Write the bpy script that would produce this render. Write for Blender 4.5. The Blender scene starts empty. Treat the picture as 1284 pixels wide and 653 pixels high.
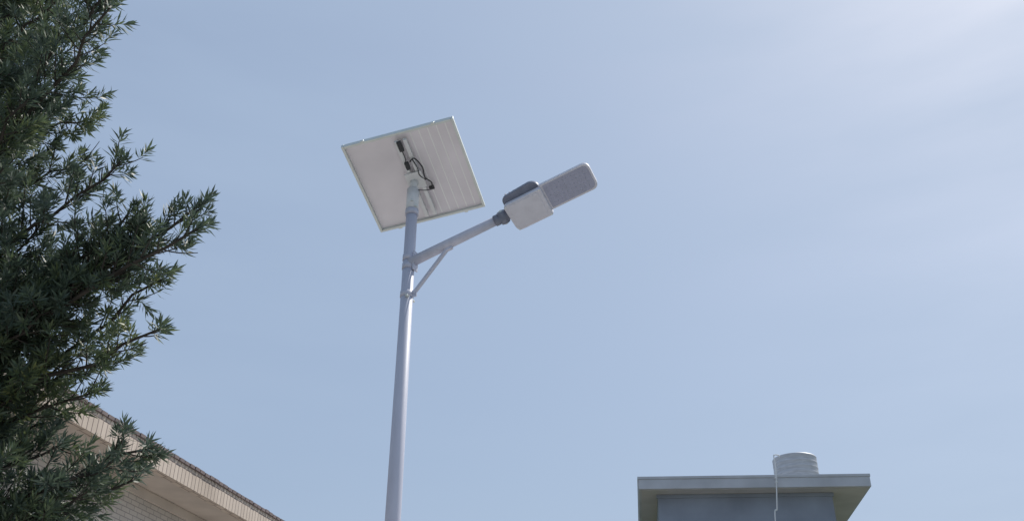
import bpy, bmesh, math, random
import numpy as np
from mathutils import Vector, Matrix
random.seed(7); rng=np.random.default_rng(11)
scene=bpy.context.scene
scene.view_settings.view_transform='Standard'
scene.view_settings.look='None'
scene.view_settings.exposure=0

# ------------------------------------------------------------ helpers
def mat(name, col, rough=0.6, metal=0.0, noise=0.0, nscale=5.0, bump=0.0, col2=None, spec=0.4, stretch=None):
    m=bpy.data.materials.new(name); m.use_nodes=True
    nt=m.node_tree; b=nt.nodes['Principled BSDF']
    b.inputs['Roughness'].default_value=rough; b.inputs['Metallic'].default_value=metal
    b.inputs['Specular IOR Level'].default_value=spec
    b.inputs['Base Color'].default_value=(*col,1)
    if noise>0 or col2:
        tc=nt.nodes.new('ShaderNodeTexCoord'); n=nt.nodes.new('ShaderNodeTexNoise')
        n.inputs['Scale'].default_value=nscale; n.inputs['Detail'].default_value=6
        mp=nt.nodes.new('ShaderNodeMapping')
        if stretch: mp.inputs['Scale'].default_value=stretch
        nt.links.new(tc.outputs['Object'],mp.inputs[0]); nt.links.new(mp.outputs[0],n.inputs['Vector'])
        r=nt.nodes.new('ShaderNodeValToRGB')
        c2=col2 if col2 else tuple(c*(1-noise) for c in col)
        r.color_ramp.elements[0].position=0.32; r.color_ramp.elements[1].position=0.68
        r.color_ramp.elements[0].color=(*c2,1); r.color_ramp.elements[1].color=(*col,1)
        nt.links.new(n.outputs['Fac'],r.inputs[0]); nt.links.new(r.outputs[0],b.inputs['Base Color'])
        if bump>0:
            bp=nt.nodes.new('ShaderNodeBump'); bp.inputs['Strength'].default_value=bump
            bp.inputs['Distance'].default_value=0.01
            nt.links.new(n.outputs['Fac'],bp.inputs['Height']); nt.links.new(bp.outputs[0],b.inputs['Normal'])
    return m

def empty(name,loc=(0,0,0)):
    e=bpy.data.objects.new(name,None); e.location=loc; scene.collection.objects.link(e); return e

def obj_from_bm(name,bm,m=None,parent=None,smooth=False,mats=None):
    me=bpy.data.meshes.new(name); bmesh.ops.recalc_face_normals(bm,faces=bm.faces[:]); bm.to_mesh(me); bm.free()
    o=bpy.data.objects.new(name,me); scene.collection.objects.link(o)
    for mm in (mats or ([m] if m else [])): me.materials.append(mm)
    if smooth:
        for p in me.polygons: p.use_smooth=True
    if parent:
        o.parent=parent; o.matrix_parent_inverse=Matrix.Translation(-parent.location)
    return o

def frame(o,x,y,z):
    M=Matrix((x,y,z)).transposed().to_4x4(); M.translation=o; return M

def box(name,M,size,m,parent=None,bevel=0.0,center=(0,0,0),seg=2):
    bm=bmesh.new(); bmesh.ops.create_cube(bm,size=1)
    for v in bm.verts: v.co=Vector((v.co.x*size[0]+center[0],v.co.y*size[1]+center[1],v.co.z*size[2]+center[2]))
    if bevel>0: bmesh.ops.bevel(bm,geom=bm.edges[:],offset=bevel,segments=seg,profile=0.5,affect='EDGES')
    bm.transform(M); return obj_from_bm(name,bm,m,parent)

def tube(name,pts,rad,m,parent=None,seg=20,cap=True,bm=None):
    own=bm is None
    if own: bm=bmesh.new()
    pts=[Vector(p) for p in pts]; n=len(pts)
    if not isinstance(rad,(list,tuple)): rad=[rad]*n
    t0=(pts[1]-pts[0]).normalized()
    ref=Vector((0,0,1)) if abs(t0.z)<0.9 else Vector((1,0,0))
    a=t0.cross(ref).normalized(); rings=[]
    for i,p in enumerate(pts):
        t=(pts[min(i+1,n-1)]-pts[max(i-1,0)]).normalized()
        a=(a-t*a.dot(t)).normalized(); b=t.cross(a)
        rings.append([bm.verts.new(p+(a*math.cos(k*2*math.pi/seg)+b*math.sin(k*2*math.pi/seg))*rad[i]) for k in range(seg)])
    for i in range(n-1):
        for k in range(seg):
            f=bm.faces.new((rings[i][k],rings[i][(k+1)%seg],rings[i+1][(k+1)%seg],rings[i+1][k])); f.smooth=True
    if cap:
        bm.faces.new(rings[0][::-1]); bm.faces.new(rings[-1])
    if own: return obj_from_bm(name,bm,m,parent)

def bez(p0,p1,p2,n):
    p0,p1,p2=Vector(p0),Vector(p1),Vector(p2)
    return [(p0*(1-t)**2+p1*2*t*(1-t)+p2*t*t) for t in [i/(n-1) for i in range(n)]]

def rounded_poly(pts,rs,seg=6):
    out=[]; n=len(pts)
    for i in range(n):
        p=Vector(pts[i]); a=Vector(pts[i-1])-p; b=Vector(pts[(i+1)%n])-p
        r=min(rs[i],.46*a.length,.46*b.length)
        if r<=0: out.append(p); continue
        p0=p+a.normalized()*r; p2=p+b.normalized()*r
        for k in range(seg+1):
            t=k/seg; out.append(p0*(1-t)**2+p*2*t*(1-t)+p2*t*t)
    return out

def extrude_poly(name,M,poly,z0,z1,m,parent,chamfer=0.0):
    # outline extruded along z; both rims eased by shrinking the outline a little toward its centre
    bm=bmesh.new()
    cx=sum(p.x for p in poly)/len(poly); cy=sum(p.y for p in poly)/len(poly)
    hx=max(abs(p.x-cx) for p in poly); hy=max(abs(p.y-cy) for p in poly)
    c=chamfer; prof=[(0,z0),(0,z1)] if c<=0 else [(c,z0),(c*.3,z0+c*.3),(0,z0+c),(0,z1-c),(c*.3,z1-c*.3),(c,z1)]
    rings=[[bm.verts.new((cx+(p.x-cx)*(1-o/hx),cy+(p.y-cy)*(1-o/hy),z)) for p in poly] for o,z in prof]
    n=len(poly); bm.faces.new(rings[0][::-1]); bm.faces.new(rings[-1])
    for r in range(len(rings)-1):
        for i in range(n): bm.faces.new((rings[r][i],rings[r][(i+1)%n],rings[r+1][(i+1)%n],rings[r+1][i]))
    bm.transform(M); return obj_from_bm(name,bm,m,parent)

# ------------------------------------------------------------ materials
m_pole=mat('painted_steel',(0.57,0.59,0.70),0.5,0.0,noise=0.12,nscale=3,stretch=(4,4,.6),spec=0.35)
m_alu=mat('aluminium_frame',(0.66,0.70,0.68),0.4,0.35,noise=0.08,nscale=8)
m_white=mat('white_bracket',(0.74,0.76,0.78),0.5,noise=0.08,nscale=9)
m_black=mat('black_plastic',(0.04,0.045,0.05),0.5,noise=0.3,nscale=30)
m_lamp=mat('lamp_casting',(0.66,0.66,0.73),0.45,0.0,noise=0.1,nscale=12)
m_lampdark=mat('lamp_heat_sink',(0.22,0.24,0.31),0.5,0.1,noise=0.2,nscale=12)
m_lens=mat('led_lens',(0.36,0.38,0.50),0.3,0.0,noise=0.12,nscale=20,spec=0.5)
m_led=mat('led_emitter_off',(0.40,0.42,0.52),0.3,noise=0.12,nscale=60)
m_pv=mat('pv_glass',(0.015,0.02,0.05),0.12)
m_back=mat('pv_backsheet',(0.82,0.79,0.84),.55,noise=.14,nscale=2.2)
m_back2=mat('pv_backsheet_seam',(0.88,0.88,0.89),.5,noise=.06,nscale=3)

# ------------------------------------------------------------ solar street light
SX,SY=-0.836,6.723
lamp=empty('solar_street_light',(SX,SY,0))
tube('pole',[(SX,SY,0.02),(SX,SY,3.4),(SX,SY,5.955)],[0.066,0.056,0.046],m_pole,lamp,seg=40)
tube('base_flange',[(SX,SY,0.0),(SX,SY,0.025)],0.17,m_pole,lamp,seg=32)
for i in range(4):
    a=math.pi/4+i*math.pi/2
    tube('anchor_bolt_%d'%i,[(SX+.13*math.cos(a),SY+.13*math.sin(a),0.02),(SX+.13*math.cos(a),SY+.13*math.sin(a),0.09)],0.012,m_alu,lamp,seg=8)
    g=Matrix.Translation((SX,SY,0))@Matrix.Rotation(i*math.pi/2,4,'Z')
    box('base_gusset_%d'%i,g,(0.09,0.008,0.16),m_pole,lamp,center=(0.105,0,0.11))
tube('pole_collar',[(SX,SY,5.915),(SX,SY,5.965)],0.056,m_pole,lamp,seg=32)
tube('panel_sleeve',[(SX,SY,5.94),(SX,SY,6.17)],0.053,m_white,lamp,seg=32)
tube('panel_stub',[(SX,SY,6.16),(SX+.005,SY,6.27)],0.036,m_white,lamp,seg=24)
tube('sleeve_set_screw',[(SX,SY-.05,6.03),(SX,SY-.069,6.03)],.010,m_alu,lamp,seg=8)
tube('sleeve_set_screw_low',[(SX+.03,SY-.04,5.98),(SX+.04,SY-.060,5.98)],.010,m_alu,lamp,seg=8)

E1=Vector((.935,-.220,.132)); E2=Vector((.235,.880,-.285))
w=E1.length; h=E2.length
ex=E1.normalized(); ez=E1.cross(E2).normalized(); ey=ez.cross(ex).normalized()
PC=Vector((-.826,6.723,6.305)); PM=frame(PC,ex,ey,ez)
ft=0.035; fw=0.022
box('backsheet',PM,(w-0.01,h-0.01,0.004),m_back,lamp,center=(0,0,ft/2-0.006))
box('glass',PM,(w-0.012,h-0.012,0.004),m_pv,lamp,center=(0,0,ft/2-0.001))
box('frame_side_a',PM,(fw,h,ft),m_alu,lamp,center=(-w/2+fw/2,0,0),bevel=.002)
box('frame_side_b',PM,(fw,h,ft),m_alu,lamp,center=(w/2-fw/2,0,0),bevel=.002)
box('frame_end_a',PM,(w-2*fw-.002,fw,ft),m_alu,lamp,center=(0,-h/2+fw/2,0.0),bevel=.002)
box('frame_end_b',PM,(w-2*fw-.002,fw,ft),m_alu,lamp,center=(0,h/2-fw/2,0.0),bevel=.002)
for i in range(5):
    box('backsheet_seam_%d'%i,PM,(0.010,h-.07,0.0015),m_back2,lamp,center=(.10+i*.076,0,ft/2-0.0092))
for i in range(4):
    box('frame_clip_%d'%i,PM,(0.03,.012,0.02),m_alu,lamp,center=((-.3,.31,-.3,.31)[i],(-h/2-.004,-h/2-.004,h/2+.004,h/2+.004)[i],-.008),bevel=.002)
box('bracket_rail_a',PM,(0.032,h*0.86,0.03),m_white,lamp,center=(-.028,0,-ft/2-.012),bevel=.003)
box('bracket_rail_b',PM,(0.032,h*0.86,0.03),m_white,lamp,center=(.045,0,-ft/2-.012),bevel=.003)
box('bracket_plate',PM,(0.15,0.17,0.012),m_white,lamp,center=(.005,-.0,-ft/2-.035),bevel=.003)
box('junction_box',PM,(0.040,0.10,0.028),m_black,lamp,center=(-.005,-.365,-ft/2-.034),bevel=.006)
box('charge_controller',PM,(0.036,0.075,0.03),m_black,lamp,center=(-.01,-.17,-ft/2-.045),bevel=.006)
box('junction_box_small',PM,(0.045,0.035,0.02),m_black,lamp,center=(.105,.13,-ft/2-.008),bevel=.004)
def smooth_path(P,n=8):
    out=[]; P=[Vector(p) for p in P]
    for i in range(len(P)-1):
        a=P[max(i-1,0)];b=P[i];c=P[i+1];d=P[min(i+2,len(P)-1)]
        for k in range(n):
            t=k/n; out.append(0.5*((2*b)+(c-a)*t+(2*a-5*b+4*c-d)*t*t+(3*b-a-3*c+d)*t**3))
    out.append(P[-1]); return out
def pl(x,y,z): return PM@Vector((x,y,z))
tube('panel_cable',smooth_path([pl(.02,-.20,-.06),pl(.07,-.23,-.07),pl(.105,-.13,-.07),pl(.095,-.02,-.07),pl(.125,.06,-.05),pl(.11,.13,-.04)]),0.006,m_black,lamp,seg=8)
tube('panel_cable_second',smooth_path([pl(.045,-.21,-.05),pl(.06,-.12,-.05),pl(.055,-.05,-.06),pl(.09,.02,-.05)]),0.005,m_black,lamp,seg=8)
tube('panel_cable_return',smooth_path([pl(-.005,-.33,-.06),pl(.0,-.27,-.07),pl(-.01,-.20,-.07)]),0.004,m_black,lamp,seg=8)
tube('pole_cable',smooth_path([pl(.11,.13,-.04),pl(.085,.10,-.09),pl(.05,.07,-.12),Vector((SX+.045,SY-.03,6.15))]),0.004,m_black,lamp,seg=8)

# arm
al=math.radians(24); el=math.radians(15)
D=Vector((math.cos(el)*math.cos(al),-math.cos(el)*math.sin(al),math.sin(el)))
R0=Vector((-.80,6.70,5.46))
tube('arm',[R0-D*0.03,R0+D*0.80],[0.042,0.037],m_pole,lamp,seg=28)
def band(name,z,r=0.056):
    tube(name,[(SX,SY,z-.025),(SX,SY,z+.025)],r,m_pole,lamp,seg=32)
band('arm_band_upper',5.50,.053); band('arm_band_mid',5.42,.053)
band('brace_band',5.165,.054)
hd=Vector((D.x,D.y,0)).normalized(); hs=Vector((-hd.y,hd.x,0))
BM=frame(Vector((SX,SY,0)),hd,hs,Vector((0,0,1)))
box('arm_plate',BM,(0.012,0.07,0.17),m_pole,lamp,center=(.06,0,5.46),bevel=.002)
box('brace_lug',BM,(0.04,0.012,0.06),m_pole,lamp,center=(.07,0,5.165),bevel=.002)
box('clamp_bolt',BM,(0.02,0.13,0.016),m_alu,lamp,center=(.03,0,5.13),bevel=.002)
p0=Vector((SX,SY,5.175))+hd*.07; p1=R0+D*.33-Vector((0,0,.035))
bx=(p1-p0).normalized(); by=hs; bz=bx.cross(by)
box('brace',frame((p0+p1)/2,bx,by,bz),((p1-p0).length+.03,.032,.022),m_pole,lamp,bevel=.003)
box('brace_tab',frame(p1,D,hs,D.cross(hs)),(.07,.03,.05),m_pole,lamp,bevel=.004,center=(0,0,.0))

# luminaire
phi=math.radians(38)
sfar=Vector((-hd.y,hd.x,0)); down=-(D.cross(sfar)).normalized()
if down.z>0: down=-down
S=(sfar*math.cos(phi)+down*math.sin(phi)).normalized()
NB=(down*math.cos(phi)-sfar*math.sin(phi)).normalized()
HM=frame(R0+D*.87,D,S,NB)
tube('spigot_clamp',[R0+D*.755,R0+D*.79,R0+D*.795,R0+D*.90],[.045,.045,.038,.040],m_lampdark,lamp,seg=24)
tube('knuckle_joint',[R0+D*.83-S*.05,R0+D*.83+S*.05],.036,m_lampdark,lamp,seg=24)
tube('knuckle_bolt',[R0+D*.83-S*.06,R0+D*.83+S*.06],.014,m_alu,lamp,seg=10)
hp=rounded_poly([(0.0,-.088),(.335,-.092),(.335,.148),(.02,.148)],[.035,.02,.02,.045])
extrude_poly('driver_housing',HM,hp,-.030,.048,m_lamp,lamp,.012)
extrude_poly('driver_housing_top',HM,rounded_poly([(0.0,-.135),(.27,-.155),(.32,-.12),(.32,.125),(0.01,.12)],[.05,.04,.03,.04,.04]),-.085,-.0295,m_lampdark,lamp,.012)
extrude_poly('driver_door',HM,rounded_poly([(.04,-.070),(.30,-.070),(.30,.125),(.04,.125)],[.02]*4),.0475,.052,m_lamp,lamp,.002)
mp=rounded_poly([(.325,-.108),(.745,-.108),(.745,.115),(.325,.115)],[.004,.055,.055,.004])
extrude_poly('led_module_body',HM,mp,-.03,.022,m_lamp,lamp,.007)
extrude_poly('led_lens_plate',HM,rounded_poly([(.350,-.092),(.728,-.092),(.728,.099),(.350,.099)],[.008,.045,.045,.008]),.0215,.0255,m_lens,lamp)
for i in range(9):
    box('heat_fin_%d'%i,HM,(.34,.006,.035),m_lampdark,lamp,center=(.53,-.09+i*.0225,-.047),bevel=.001)
for i in range(7):
    box('driver_fin_%d'%i,HM,(.010,.235,.035),m_lampdark,lamp,center=(.04+i*.036,-.02,-.10),bevel=.001)
bmx=bmesh.new()
for i in range(10):
    for j in range(5):
        bmesh.ops.create_uvsphere(bmx,u_segments=8,v_segments=5,radius=.007,matrix=Matrix.Translation((.378+i*.034,-.062+j*.032,.0225)))
bmx.transform(HM); obj_from_bm('led_emitters',bmx,m_led,lamp,smooth=True)
for k,(sx,sy) in enumerate(((.02,-.07),(.318,-.08),(.04,.136),(.318,.136))):
    tube('housing_screw_%d'%k,[HM@Vector((sx,sy,.04)),HM@Vector((sx,sy,.0505))],.007,m_alu,lamp,seg=8)

# ------------------------------------------------------------ rooftop-room building (right)
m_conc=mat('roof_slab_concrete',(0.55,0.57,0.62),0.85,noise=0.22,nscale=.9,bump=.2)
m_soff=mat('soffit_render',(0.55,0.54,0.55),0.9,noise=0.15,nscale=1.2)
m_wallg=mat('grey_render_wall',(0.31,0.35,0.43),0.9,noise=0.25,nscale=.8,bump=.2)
m_glass=mat('window_glass',(0.03,0.05,0.06),0.08,spec=0.8)
m_frame=mat('window_frame',(0.55,0.56,0.57),0.4,0.3)
m_steel=mat('stainless_steel',(0.54,0.55,0.58),0.5,0.35,noise=0.25,nscale=3,stretch=(1,1,6))
m_pvc=mat('pvc_pipe',(0.75,0.76,0.78),0.5,noise=.05)
O=Vector((4.463,33.39,0)); fx=Vector((.999,-.045,0)).normalized(); fy=Vector((.12,.993,0)).normalized()
GM=frame(O,fx,fy,Vector((0,0,1)))
bld=empty('concrete_building',tuple(O))
W=8.19; DP=9.0
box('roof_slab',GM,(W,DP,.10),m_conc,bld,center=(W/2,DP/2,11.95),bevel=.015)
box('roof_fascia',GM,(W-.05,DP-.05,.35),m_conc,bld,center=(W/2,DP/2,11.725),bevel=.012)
box('soffit',GM,(W-.25,DP-.25,.02),m_soff,bld,center=(W/2,DP/2,11.54))
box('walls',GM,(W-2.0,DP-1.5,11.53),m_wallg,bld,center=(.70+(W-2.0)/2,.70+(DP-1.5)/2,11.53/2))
box('eaves_beam',GM,(W-1.9,.12,.12),m_wallg,bld,center=(.70+(W-2.0)/2,.70,11.46))
for fl in range(3):
    z=1.9+fl*3.2
    box('floor_band_%d'%fl,GM,(W-1.88,DP-1.38,.22),m_conc,bld,center=(.70+(W-2.0)/2,.70+(DP-1.5)/2,z+1.75),bevel=.01)
    for k in range(3):
        cx=.70+1.1+k*2.0
        box('window_glass_%d_%d'%(fl,k),GM,(1.2,.04,1.4),m_glass,bld,center=(cx,.69,z))
        for j,dx in enumerate((-.62,0,.62)): box('window_jamb_%d_%d_%d'%(fl,k,j),GM,(.06,.09,1.4),m_frame,bld,center=(cx+dx,.675,z))
        for j,dz in enumerate((-.73,.73)): box('window_rail_%d_%d_%d'%(fl,k,j),GM,(1.3,.09,.06),m_frame,bld,center=(cx,.675,z+dz))
        box('window_sill_%d_%d'%(fl,k),GM,(1.45,.2,.07),m_conc,bld,center=(cx,.62,z-.80),bevel=.01)

# water tank
TX,TY=11.10,36.5
tank=empty('rooftop_water_tank',(TX,TY,12.0))
def lathe(name,prof,cx,cy,m,parent,seg=48,smooth=True):
    bm=bmesh.new(); rings=[]
    for r,z in prof: rings.append([bm.verts.new((cx+r*math.cos(k*2*math.pi/seg),cy+r*math.sin(k*2*math.pi/seg),z)) for k in range(seg)])
    for i in range(len(prof)-1):
        for k in range(seg):
            f=bm.faces.new((rings[i][k],rings[i][(k+1)%seg],rings[i+1][(k+1)%seg],rings[i+1][k])); f.smooth=smooth
    bm.faces.new(rings[0][::-1]); bm.faces.new(rings[-1])
    return obj_from_bm(name,bm,m,parent)
R=.84; prof=[(R*.96,12.32),(R,12.36)]
z=12.36
for i in range(6):
    prof+=[(R,z+.02),(R+.0,z+.17),(R+.007,z+.185),(R+.007,z+.20),(R,z+.21)]; z+=.212
prof+=[(R,z+.01),(R*.97,z+.04),(R*.80,z+.08),(R*.45,z+.11),(R*.25,z+.12),(R*.25,z+.14),(.03,z+.15)]
lathe('tank_shell',prof,TX,TY,m_steel,tank)
lathe('tank_stand_ring',[(R*.9,12.26),(R*.9,12.32)],TX,TY,m_frame,tank)
for i in range(6):
    a=i*math.pi/3; box('tank_leg_%d'%i,Matrix.Translation((TX+.68*math.cos(a),TY+.68*math.sin(a),12.13)),(.06,.06,.26),m_frame,tank)
pipe=empty('roof_drain_pipe',(9.33,33.0,10))
tube('pipe_riser',smooth_path([(9.34,33.05,12.65),(9.33,33.05,12.0),(9.20,33.05,10.8),(9.05,33.05,9.6),(8.9,33.1,0.1)]),.022,m_pvc,pipe,seg=10)
tube('pipe_elbow',smooth_path([(9.34,33.05,12.64),(9.36,33.05,12.68),(9.52,33.05,12.67),(9.53,33.05,12.60)]),.020,m_pvc,pipe,seg=10)
for i,zz in enumerate((11.7,11.85)):
    box('pipe_clip_%d'%i,Matrix.Translation((9.31,33.10,zz)),(.08,.14,.03),m_pvc,pipe)

# ------------------------------------------------------------ tiled building (left)
def tile_mat(name,c1,c2,mortar,sw,sh,ms=.007):
    m=bpy.data.materials.new(name); m.use_nodes=True; nt=m.node_tree; b=nt.nodes['Principled BSDF']; b.inputs['Roughness'].default_value=.6
    tc=nt.nodes.new('ShaderNodeUVMap'); br=nt.nodes.new('ShaderNodeTexBrick')
    br.inputs['Color1'].default_value=(*c1,1); br.inputs['Color2'].default_value=(*c2,1); br.inputs['Mortar'].default_value=(*mortar,1)
    br.inputs['Scale'].default_value=1; br.inputs['Mortar Size'].default_value=ms; br.inputs['Brick Width'].default_value=sw; br.inputs['Row Height'].default_value=sh
    nz=nt.nodes.new('ShaderNodeTexNoise'); nz.inputs['Scale'].default_value=.8; nz.inputs['Detail'].default_value=6
    mx=nt.nodes.new('ShaderNodeMix'); mx.data_type='RGBA'; mx.blend_type='MULTIPLY'; mx.inputs[0].default_value=.6
    rr=nt.nodes.new('ShaderNodeValToRGB'); rr.color_ramp.elements[0].position=.3; rr.color_ramp.elements[1].position=.7
    rr.color_ramp.elements[0].color=(.62,.58,.54,1); rr.color_ramp.elements[1].color=(1,1,1,1)
    nt.links.new(tc.outputs[0],br.inputs['Vector']); nt.links.new(tc.outputs[0],nz.inputs['Vector'])
    nt.links.new(nz.outputs['Fac'],rr.inputs[0]); nt.links.new(br.outputs['Color'],mx.inputs[6]); nt.links.new(rr.outputs[0],mx.inputs[7])
    nt.links.new(mx.outputs[2],b.inputs['Base Color'])
    bp=nt.nodes.new('ShaderNodeBump'); bp.inputs['Strength'].default_value=.5; bp.inputs['Distance'].default_value=.006; bp.invert=True
    nt.links.new(br.outputs['Fac'],bp.inputs['Height']); nt.links.new(bp.outputs[0],b.inputs['Normal'])
    return m
def uvbox(o,M):
    me=o.data; uv=me.uv_layers.new(name='UVMap'); Mi=M.inverted(); M3=Mi.to_3x3()
    for p in me.polygons:
        n=M3@p.normal
        for li in p.loop_indices:
            c=Mi@me.vertices[me.loops[li].vertex_index].co
            if abs(n.x)>.6: uv.data[li].uv=(c.y,c.z)
            elif abs(n.y)>.6: uv.data[li].uv=(c.x,c.z)
            else: uv.data[li].uv=(c.x,c.y)
m_tile=tile_mat('wall_tile',(.60,.54,.48),(.53,.48,.43),(.30,.27,.25),.24,.085)
m_tile2=tile_mat('fascia_tile',(.62,.53,.45),(.54,.46,.39),(.24,.19,.17),.12,.30,.010)
m_cap=mat('roof_cap_tile',(.20,.16,.16),.7,noise=.3,nscale=4)
m_sof2=mat('eaves_soffit',(.56,.49,.43),.9,noise=.2,nscale=1.5)
ay=Vector((.223,.975,0)).normalized(); ax=Vector((ay.y,-ay.x,0))
EO=Vector((-6.51,13.52,0)); LM=frame(EO,ax,ay,Vector((0,0,1)))
lb=empty('tiled_building',tuple(EO))
Y0,Y1=-6.5,16.0; YC=(Y0+Y1)/2; YL=Y1-Y0
f=box('eaves_fascia',LM,(.16,YL,.34),m_tile2,lb,center=(-.08,YC,6.80)); uvbox(f,LM)
f=box('fascia_end_near',LM,(9,.16,.34),m_tile2,lb,center=(-4.66,Y0+.08,6.80)); uvbox(f,LM)
box('soffit',LM,(8.9,YL-.2,.05),m_sof2,lb,center=(-4.62,YC,6.665))
box('roof_deck',LM,(9.0,YL-.1,.12),m_cap,lb,center=(-4.6,YC,6.90))
bm=bmesh.new()
n=int(YL/.18)
for i in range(n):
    y=Y0+.09+i*.18
    bmesh.ops.create_cube(bm,size=1,matrix=Matrix.Translation((-.11+random.uniform(-.006,.006),y,7.00+random.uniform(-.006,.006)))@Matrix.Diagonal((.30,.150,.055,1)))
bm.transform(LM); obj_from_bm('roof_edge_tiles',bm,m_cap,lb)
f=box('walls',LM,(7.6,YL-1.6,6.64),m_tile,lb,center=(-.85-3.8,YC,3.32)); uvbox(f,LM)
box('frieze',LM,(.06,YL-1.5,.16),m_sof2,lb,center=(-.83,YC,6.55))
for k in range(5):
    for fl in range(2):
        cy=-4.2+k*4.1; zc=1.9+fl*2.8
        box('window_glass_%d_%d'%(k,fl),LM,(.04,1.7,1.5),m_glass,lb,center=(-.835,cy,zc))
        for j,dy in enumerate((-.88,0,.88)): box('window_jamb_%d_%d_%d'%(k,fl,j),LM,(.1,.07,1.5),m_frame,lb,center=(-.83,cy+dy,zc))
        for j,dz in enumerate((-.785,.785)): box('window_rail_%d_%d_%d'%(k,fl,j),LM,(.1,1.83,.07),m_frame,lb,center=(-.83,cy,zc+dz))
        box('window_sill_%d_%d'%(k,fl),LM,(.26,2.0,.08),m_sof2,lb,center=(-.76,cy,zc-.87))

# ------------------------------------------------------------ ground
m_ground=mat('ground_grass',(.10,.12,.05),.95,noise=.4,nscale=.6)
m_pave=mat('concrete_paving',(.47,.45,.43),.9,noise=.25,nscale=.5,bump=.2)
m_asph=mat('asphalt',(.055,.055,.058),.9,noise=.3,nscale=3)
m_kerb=mat('kerb_stone',(.38,.37,.36),.85,noise=.2,nscale=2)
m_paint=mat('road_paint',(.75,.75,.72),.7,noise=.15,nscale=4)
def sheet(name,x0,x1,y0,y1,z,m):
    bm=bmesh.new(); vs=[bm.verts.new(p) for p in ((x0,y0,z),(x1,y0,z),(x1,y1,z),(x0,y1,z))]; bm.faces.new(vs)
    return obj_from_bm(name,bm,m)
sheet('ground',-900,900,-900,900,-.012,m_ground)
sheet('paved_yard',-18,16,-14,31,-.006,m_pave)
sheet('road',5,11,-60,30.5,-.002,m_asph)
rm=empty('road_marking',(8,0,0))
for i in range(14):
    box('dash_%d'%i,Matrix.Translation((8,-50+i*6,0.003)),(.12,2.5,.002),m_paint,rm)
kb=empty('kerb',(5,0,0))
box('kerb_left',Matrix.Translation((4.92,-15,.055)),(.15,90,.13),m_kerb,kb,bevel=.01)
box('kerb_right',Matrix.Translation((11.08,-15,.055)),(.15,90,.13),m_kerb,kb,bevel=.01)

# ------------------------------------------------------------ tree
m_bark=mat('bark',(.065,.058,.05),.95,noise=.5,nscale=14,bump=.6,stretch=(1,1,.25),spec=.15)
def leafmat():
    m=bpy.data.materials.new('podocarpus_leaf'); m.use_nodes=True; nt=m.node_tree; N=nt.nodes; L=nt.links
    out=N['Material Output']; b=N['Principled BSDF']; b.inputs['Roughness'].default_value=.45; b.inputs['Specular IOR Level'].default_value=.45
    g=N.new('ShaderNodeNewGeometry'); r=N.new('ShaderNodeValToRGB')
    cr=r.color_ramp; cr.elements[0].color=(.050,.075,.065,1); cr.elements[1].color=(.21,.23,.09,1)
    e=cr.elements.new(.5); e.color=(.075,.108,.075,1); e=cr.elements.new(.80); e.color=(.11,.15,.070,1)
    at=N.new('ShaderNodeAttribute'); at.attribute_name='tone'
    mth=N.new('ShaderNodeMath'); mth.operation='MULTIPLY_ADD'; mth.inputs[1].default_value=.40
    m2=N.new('ShaderNodeMath'); m2.operation='MULTIPLY'; m2.inputs[1].default_value=.60
    L.new(at.outputs['Fac'],m2.inputs[0]); L.new(g.outputs['Random Per Island'],mth.inputs[0]); L.new(m2.outputs[0],mth.inputs[2])
    L.new(mth.outputs[0],r.inputs[0]); L.new(r.outputs[0],b.inputs['Base Color'])
    t=N.new('ShaderNodeBsdfTranslucent'); mx=N.new('ShaderNodeMixShader'); mx.inputs[0].default_value=.28
    hs=N.new('ShaderNodeHueSaturation'); hs.inputs['Value'].default_value=1.4; hs.inputs['Saturation'].default_value=1.0
    L.new(r.outputs[0],hs.inputs['Color']); L.new(hs.outputs[0],t.inputs['Color'])
    L.new(b.outputs[0],mx.inputs[1]); L.new(t.outputs[0],mx.inputs[2]); L.new(mx.outputs[0],out.inputs['Surface'])
    return m
m_leaf=leafmat()
TB=Vector((-3.60,4.75,0))
tree=empty('podocarpus_tree',tuple(TB))
trunk_pts=[TB+Vector((0,0,-.1)),TB+Vector((.02,0,1)),TB+Vector((-.03,.04,2.4)),TB+Vector((.05,.0,4)),TB+Vector((0,.05,5.6)),TB+Vector((.04,0,7.4))]
tp=smooth_path(trunk_pts,5)
tube('trunk',tp,[.15*(1-.88*i/(len(tp)-1))+.006 for i in range(len(tp))],m_bark,tree,seg=14)
def trunk_at(z):
    for i in range(len(tp)-1):
        if tp[i].z<=z<=tp[i+1].z:
            t=(z-tp[i].z)/(tp[i+1].z-tp[i].z); return tp[i].lerp(tp[i+1],t)
    return tp[-1]
tips=[((-2.10,3.67,5.24),1.0),((-2.55,3.95,5.16),.9),((-2.42,3.75,4.70),.7),((-2.04,4.06,4.54),.8),((-1.62,4.16,4.34),1.0),
      ((-1.58,4.08,4.14),.9),((-1.84,4.42,4.04),.8),((-1.76,4.32,3.70),.45),((-2.14,4.64,3.50),.5),((-1.80,4.54,3.15),.4),
      ((-1.97,4.88,3.10),.5),((-2.17,4.58,2.80),.4),((-2.5,4.3,4.3),.8),((-2.15,4.2,3.9),.7),((-2.5,4.5,3.4),.6),
      ((-2.25,3.9,5.65),1.0),((-2.6,4.0,4.45),.8),((-1.95,4.25,4.02),.7),((-2.25,4.6,3.2),.4),((-2.40,4.3,3.0),.3),((-2.7,3.9,5.0),.8),
      ((-1.90,4.2,4.18),.8),((-2.3,4.2,3.75),.6),((-2.10,4.7,3.0),.4),((-1.95,4.1,4.25),.9)]
limbs=[(Vector(p),r) for p,r in tips]
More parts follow.
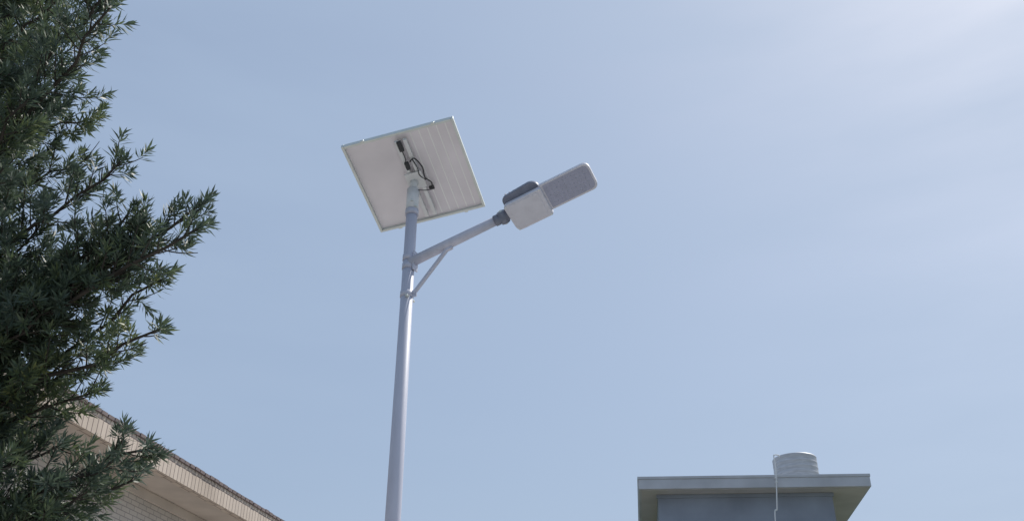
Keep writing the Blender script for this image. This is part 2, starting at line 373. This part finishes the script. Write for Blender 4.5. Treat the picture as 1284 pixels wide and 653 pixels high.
for i in range(46):
    a=random.uniform(0,2*math.pi); z=2.0+5.2*(i+random.random())/46
    ln=(1.45 if z<5 else 1.45*(7.9-z)/2.9)*random.uniform(.75,1.05)
    if math.cos(a)>.1: ln=min(ln,1.12 if z<4.6 else .90)
    limbs.append((Vector((TB.x+ln*math.cos(a),TB.y+ln*math.sin(a),z+.3)),random.uniform(.4,.9)))
bmB=bmesh.new()
shoots=[]
def rnd(s): return Vector((random.gauss(0,s),random.gauss(0,s),random.gauss(0,s)))
UP=Vector((0,0,1))
for tip,rise in limbs:
    z0=max(1.2,min(7.1,tip.z-rise)); b0=trunk_at(z0)
    mid=(b0+tip)/2+Vector((0,0,-.12))+rnd(.09)
    path=bez(b0,mid,tip,14); path=[p+rnd(.018) if 0<i<13 else p for i,p in enumerate(path)]
    L=(tip-b0).length; r0=.006+.007*L
    tube('',path,[r0*(1-.80*i/13)+.002 for i in range(14)],None,seg=6,bm=bmB)
    tone_l=random.uniform(.0,.5)
    ns=int(L/.043); side=1
    for k in range(ns):
        s=.16+.84*(k+random.uniform(-.5,.5))/ns; s=min(max(s,.05),.99)
        fi=s*13; i0=min(int(fi),12); P=path[i0].lerp(path[i0+1],fi-i0); T=(path[i0+1]-path[i0]).normalized()
        lat=T.cross(UP).normalized(); side=-side
        rr=random.uniform(-.9,1.1)
        dr=(T*random.uniform(.45,1.0)+lat*side*random.uniform(.3,1.0)+UP*rr*.75).normalized()
        sl=(.30*(1-s)**.6+.08)*random.uniform(.4,1.2)
        e=P+dr*sl+UP*sl*.25; q=P+dr*sl*.5
        sp=bez(P,q,e,5)
        tube('',sp,[.0042,.004,.0035,.003,.002],None,seg=4,bm=bmB,cap=False)
        nn=max(1,int(sl/.055))
        tone=min(1,max(0,tone_l+random.uniform(-.2,.4)))
        for j in range(nn):
            t=(j+.7)/nn; fi=t*4; i1=min(int(fi),3); Q=sp[i1].lerp(sp[i1+1],fi-i1); TT=(sp[i1+1]-sp[i1]).normalized()
            if random.random()<.14: continue
            dd=(TT+rnd(.45)+UP*.3).normalized()
            if j==nn-1: dd=(TT+UP*.3+rnd(.15)).normalized()
            shoots.append((Q,dd,random.uniform(.045,.09),min(1,tone+random.uniform(0,.3))))
    dl=(path[-1]-path[-2]).normalized()
    shoots.append((tip-dl*.05,dl,.08,.4))
obj_from_bm('branches',bmB,m_bark,tree)
SB=np.array([list(s[0]) for s in shoots]); SD=np.array([list(s[1]) for s in shoots]); SL=np.array([s[2] for s in shoots]); ST=np.array([s[3] for s in shoots])
K=24; n=len(shoots); print('shoots',n)
def norm(a): return a/np.linalg.norm(a,axis=-1,keepdims=True)
ref=norm(rng.normal(size=(n,3))); A=norm(np.cross(SD,ref)); B=np.cross(SD,A)
t=(np.arange(K)/K)[None,:]+rng.uniform(0,.04,(n,K))
ang=np.arange(K)[None,:]*2.399+rng.uniform(0,.5,(n,K))
rad=A[:,None,:]*np.cos(ang)[...,None]+B[:,None,:]*np.sin(ang)[...,None]
open_=(1.2-0.75*t+rng.normal(0,.17,(n,K)))[...,None]
ld=norm(SD[:,None,:]*np.cos(open_)+rad*np.sin(open_))
base=SB[:,None,:]+SD[:,None,:]*(SL[:,None]*t)[...,None]
ll=rng.uniform(.055,.098,(n,K))[...,None]*(1-.25*t[...,None])
wd=norm(np.cross(ld,norm(SD[:,None,:]+rng.normal(0,.35,(n,K,3)))))
hw=.0058
nrm=np.cross(wd,ld)
curl=rng.normal(0,.08,(n,K))[...,None]
v0=base; v1=base+ld*ll*.5+wd*hw+nrm*ll*curl; v3=base+ld*ll*.5-wd*hw+nrm*ll*curl; v2=base+ld*ll
V=np.stack([v0,v1,v2,v3],axis=2).reshape(-1,3)
NQ=n*K
me=bpy.data.meshes.new('foliage'); me.vertices.add(NQ*4); me.vertices.foreach_set('co',V.astype(np.float32).ravel())
me.loops.add(NQ*4); me.loops.foreach_set('vertex_index',np.arange(NQ*4,dtype=np.int32))
me.polygons.add(NQ); me.polygons.foreach_set('loop_start',np.arange(0,NQ*4,4,dtype=np.int32))
me.update(calc_edges=True); me.validate()
at=me.attributes.new('tone','FLOAT','POINT'); at.data.foreach_set('value',np.repeat(ST,K*4).astype(np.float32))
fo=bpy.data.objects.new('foliage',me); me.materials.append(m_leaf); scene.collection.objects.link(fo); fo.parent=tree; fo.matrix_parent_inverse=Matrix.Translation(-tree.location)
print('leaves',NQ)

# ------------------------------------------------------------ light
SEL=math.radians(54); SAZ=math.radians(54)
wd_=bpy.data.worlds.new('World'); scene.world=wd_; wd_.use_nodes=True; nt=wd_.node_tree
bg=nt.nodes['Background']; bg.inputs['Strength'].default_value=.12
sk=nt.nodes.new('ShaderNodeTexSky'); sk.sky_type='NISHITA'; sk.sun_disc=False; sk.sun_elevation=SEL; sk.sun_rotation=SAZ
sk.air_density=1.2; sk.dust_density=3.0; sk.ozone_density=2.0
# thin high haze evening out the clear-sky colour
tc=nt.nodes.new('ShaderNodeTexCoord'); mp=nt.nodes.new('ShaderNodeMapping'); mp.inputs['Scale'].default_value=(1,1,4.5)
nz=nt.nodes.new('ShaderNodeTexNoise'); nz.inputs['Scale'].default_value=2.6; nz.inputs['Detail'].default_value=5
mr=nt.nodes.new('ShaderNodeMapRange'); mr.inputs['From Min'].default_value=.3; mr.inputs['From Max'].default_value=.75; mr.inputs['To Min'].default_value=.58; mr.inputs['To Max'].default_value=.80
mx=nt.nodes.new('ShaderNodeMix'); mx.data_type='RGBA'; mx.inputs[7].default_value=(3.40,4.32,5.75,1)
nt.links.new(tc.outputs['Generated'],mp.inputs[0]); nt.links.new(mp.outputs[0],nz.inputs['Vector']); nt.links.new(nz.outputs['Fac'],mr.inputs['Value'])
nt.links.new(mr.outputs[0],mx.inputs[0]); nt.links.new(sk.outputs[0],mx.inputs[6]); nt.links.new(mx.outputs[2],bg.inputs['Color'])
sd=bpy.data.lights.new('sun','SUN'); sd.energy=3.8; sd.angle=math.radians(.5); sd.color=(1,.95,.87)
so=bpy.data.objects.new('sun',sd); scene.collection.objects.link(so)
sv=Vector((math.sin(SAZ)*math.cos(SEL),math.cos(SAZ)*math.cos(SEL),math.sin(SEL)))
so.rotation_euler=(-sv).to_track_quat('-Z','Y').to_euler(); so.location=(0,0,30)

cd=bpy.data.cameras.new('camera'); co=bpy.data.objects.new('camera',cd); scene.collection.objects.link(co)
cd.lens=33.64; cd.sensor_width=36; cd.clip_end=3000; co.location=(0,0,1.6); co.rotation_euler=(math.radians(120),0,0)
scene.camera=co
